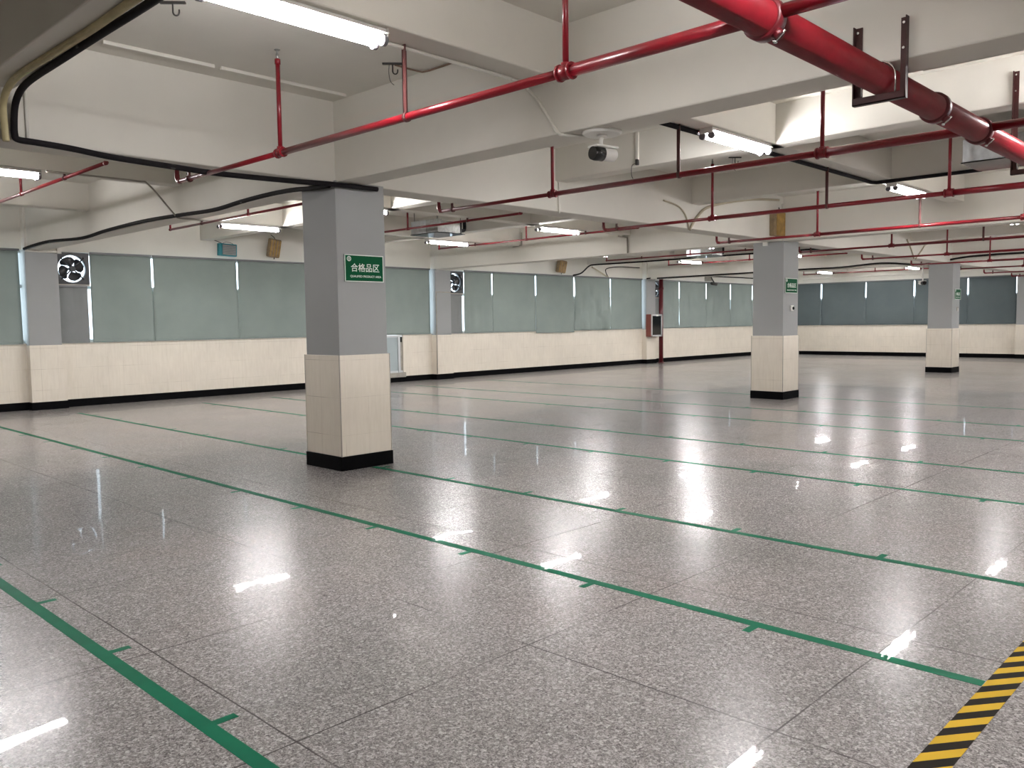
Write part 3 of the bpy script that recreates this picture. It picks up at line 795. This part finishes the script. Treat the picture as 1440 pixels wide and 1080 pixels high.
# conduits on the piers
cable('pier_conduit', [(15.17, 17.495, 3.60), (15.17, 17.495, 3.02), (15.66, 17.495, 3.02)], .02, 'pvc', 'white conduit over the top of the second wall pier', 'conduit', smooth=False)
cable('pier_conduit', [(15.66, 17.495, 2.40), (15.14, 17.495, 2.40), (15.14, 17.495, .16)], .016, 'greyconduit', 'thin conduit running down the left edge of the second wall pier', 'conduit', smooth=False)
o = MB().box((5.06, 17.46, 2.98), (5.62, 17.51, 3.025), 0, .004).build('cable_trunking', 'pvc'); tag(o, 'white trunking across the top of the first wall pier', 'trunking')
MB().box((5.60, 17.45, 2.97), (5.68, 17.51, 3.13), 0, .006).build('junction_box', 'pvc', o)

# ------------------------------------------------------------------ ceiling fan hooks
def make_hook():
    r = MB().box((-.09, -.015, -.014), (.09, .015, 0), 0, .002).build('ceiling_hook', 'dark')
    p = [(0, 0, -.01), (0, 0, -.07)] + [(.022-.022*math.cos(a), 0, -.07-.026*math.sin(a)) for a in [math.pi*k/8 for k in range(1, 9)]] + [(.044, 0, -.055)]
    MB().tube(p, .006, 8).build('hook', 'dark', r)
    return r
hk = make_hook(); CH[hk.name] = kids(hk)
for i, (x, y, l) in enumerate(((2.75, 5.95, 'dark ceiling hook at the top left, left of the nearest light'),
                               (4.74, 6.0, 'dark ceiling hook with a dangling wire beside the end of the nearest light'),
                               (10.9, 6.1, 'dark ceiling hook below the upper right light'))):
    o = hk if i == 0 else dup(hk)
    o.location = (x, y, ZS); o.rotation_euler.z = -.75
    tag(o, l, 'hook', 'ceiling hooks')
    if i: MB().tube(smooth_path([(-.03, 0, -.01), (-.035, .01, -.09), (-.02, .0, -.16), (.01, .0, -.19)]), .003, 6).build('wire', 'dark', o)
# white drop with wire on the cross beam
r = empty('wire_drop', (8.565, 6.11, 3.5))
MB().box((-.015, -.02, 0), (.009, .02, ZS-3.5), 0, .003).build('conduit', 'pvc', r)
MB().box((-.03, -.02, -.06), (.005, .015, .01), 0, .004).build('connector', 'dark', r)
MB().tube(smooth_path([(-.02, .01, -.04), (-.03, .06, -.06), (-.03, .07, -.16), (-.025, .05, -.22)]), .004, 6).build('wire', 'dark', r)
tag(r, 'white conduit drop with dangling dark wire right of the security camera', 'conduit')

# ------------------------------------------------------------------ security cameras
def bullet(loc, rz, s, label, disc=True, drop=.0):
    r = empty('security_camera', loc, rz)
    if disc: MB().tube([(0, 0, 0), (0, 0, -.012*s), (0, 0, -.022*s)], [.135*s, .135*s, .12*s], 36).build('ceiling_disc', 'plastic', r)
    z = -.02*s-drop
    if drop: MB().tube([(0, 0, 0), (0, 0, z)], .022, 10).build('drop_rod', 'plastic', r)
    MB().tube([(0, 0, z), (0, 0, z-.02*s)], .035*s, 16).tube(smooth_path([(0, 0, z-.01*s), (-.01*s, 0, z-.05*s), (.0, 0, z-.085*s)]), .014*s, 10).build('arm', 'plastic', r)
    b = MB(); zc = z-.125*s
    b.tube([(-.06*s, 0, zc), (.10*s, 0, zc), (.112*s, 0, zc)], [.046*s, .046*s, .036*s], 24)
    b.box((-.085*s, -.05*s, zc+.034*s), (.11*s, .05*s, zc+.05*s), 0, .006*s)
    bd = b.build('body', 'plastic', r)
    MB().tube([(.0, 0, zc-.004*s), (-.062*s, 0, zc-.004*s), (-.085*s, 0, zc-.004*s)], [.049*s, .049*s, .044*s], 24).build('front', 'lens', bd)
    return tag(r, label, 'camera', 'security cameras')
bullet((5.29, 4.11, ZM), math.radians(-12), 1.15, 'white and black bullet camera under its round disc on the near beam')
bullet((31.6, 10.3, 3.42), math.radians(50), 1.5, 'small security camera hanging near the farthest pillar, in front of the end wall', disc=False, drop=.45)
r = empty('security_camera', (29.35, 17.44, 2.99))
MB().box((-.06, -.02, .08), (.06, .255, .25), 0, .01).build('mount', 'greyconduit', r)
MB().tube([(-.02, .0, .24), (.06, -.10, .02)], .025, 10).build('arm', 'dark', r)
MB().tube([(-.13, -.10, -.02), (.17, -.14, -.05)], .06, 14).build('body', 'dark', r)
tag(r, 'dark camera on a bracket above the far blinds, left of the middle pillar', 'camera', 'security cameras')

# ------------------------------------------------------------------ boxes on the wall
def wall_box(x, z, w_, h_, label, mats=('brownbox', 'amber')):
    r = empty('wall_box', (x, Y1-.02, z)); r.rotation_euler = (math.radians(10), math.radians(5), 0)
    MB().box((-w_/2, -.20, -h_/2), (w_/2, -.06, h_/2), 0, .025).build('case', mats[0], r)
    f = MB()
    for k in range(4): xx = -w_/2+.03+k*(w_-.06)/3; f.box((xx-.018, -.208, -h_/2+.03), (xx+.018, -.198, h_/2-.03), 0, .004)
    f.build('slat', mats[1], r)
    MB().tube(smooth_path([(0, -.12, h_/2), (-.02, -.10, h_/2+.04), (-.06, -.02, h_/2+.08)]), .007, 8).build('cord', 'dark', r)
    MB().tube([(.03, -.15, -h_/2), (.03, -.15, -h_/2-.04)], .012, 8).build('tip', 'dark', r)
    return tag(r, label, 'box', 'tilted brown boxes above the blinds')
wall_box(10.28, 3.35, .28, .42, 'slim brown box tilted on the wall left of the foreground pillar')
wall_box(20.47, 3.32, .34, .40, 'slim brown box tilted on the wall in the centre, above smooth blinds')
r = empty('amber_box', (14.80, 7.45, 3.08))
MB().box((-.22, -.10, 0), (.22, 0, .45), 0, .012).build('case', 'brownbox', r)
MB().box((-.13, -.112, .01), (.20, -.098, .44), 0, .006).build('front', 'amber', r)
MB().tube(smooth_path([(-.02, -.06, .44), (.0, -.08, .50), (.05, -.05, .53)]), .012, 8).build('cord', 'dark', r)
tag(r, 'amber brown box on the beam directly above the middle pillar', 'box')
cable('corner_conduit', [(15.06, 7.425, 3.70), (15.06, 7.425, 3.03)], .022, 'pvc', 'white conduit in the beam corner right of the amber box', 'conduit', smooth=False)
r = empty('louvred_box', (9.16, Y1, 3.10)); r.rotation_euler = (0, math.radians(2), 0)
MB().box((-.21, -.12, 0), (.21, -.005, .27), 0, .012).build('case', 'teal', r)
g = MB().box((-.14, -.128, .02), (.18, -.118, .25), 0, .003).build('grille', 'grill', r)
f = MB()
for k in range(6): f.box((-.135, -.136, .035+k*.036), (.175, -.126, .048+k*.036), 0, .002)
f.build('louvres', 'greyconduit', g)
MB().tube(smooth_path([(-.10, -.06, .265), (-.20, -.05, .30), (-.28, -.02, .33)]), .008, 8).build('cord', 'dark', r)
MB().tube(smooth_path([(-.12, -.06, .265), (-.02, -.05, .31), (.10, -.05, .30), (.16, -.06, .265)]), .005, 8).build('wire', 'dark', r)
tag(r, 'small teal box with grey louvres on the wall above the left blinds', 'box')

# ------------------------------------------------------------------ ducted ceiling units
def make_unit():
    r = empty('ceiling_unit'); 
    MB().box((0, .35, .012), (.70, .80, .27), 0, .006).build('casing', 'zinc', r)
    MB().box((0, 0, .012), (.12, .35, .27), 0, .004).box((.12, .05, .03), (.64, .35, .25)).build('duct_collar', 'foil', r)
    MB().box((-.015, -.01, 0), (.715, .81, .012)).build('base_flange', 'lens', r)
    for y in (.14, .27): MB().tube(smooth_path([(.70, y, .10), (.80, y, .10), (.84, y, .14), (.84, y, .30)]), .035, 10).build('refrigerant_pipe', 'foam', r)
    MB().box((.70, .10, .03), (.73, .34, .22), 0, .004).build('valve_box', 'dark', r)
    for x in (.04, .66):
        for y in (.06, .74): MB().tube([(x, y, .26), (x, y, ZS-3.30)], .006, 6).build('hanger_rod', 'dark', r)
    return r
un = make_unit(); CH[un.name] = kids(un)
for i, (x, y, l) in enumerate(((10.80, 12.40, 'silver ducted ceiling unit right of the foreground pillar, behind thin red pipes'),
                               (20.4, 12.10, 'grey ducted ceiling unit left of the middle pillar, far off'),
                               (10.68, 2.28, 'grey ducted ceiling unit behind the thick red main at right'))):
    o = un if i == 0 else dup(un)
    o.location = (x, y, 3.30); tag(o, l, 'air conditioner', 'ducted ceiling units')

# ------------------------------------------------------------------ daylight outside
wd = bpy.data.worlds.new('sky'); S.world = wd; wd.use_nodes = True
bg = wd.node_tree.nodes['Background']; bg.inputs[0].default_value = (.80, .90, 1.0, 1); bg.inputs[1].default_value = .9
S.cycles.max_bounces = 8; S.cycles.diffuse_bounces = 5; S.cycles.glossy_bounces = 4
S.cycles.sample_clamp_indirect = 4.0; S.cycles.caustics_reflective = True; S.cycles.caustics_refractive = False; S.cycles.blur_glossy = 1.0
S.cycles.use_denoising = True
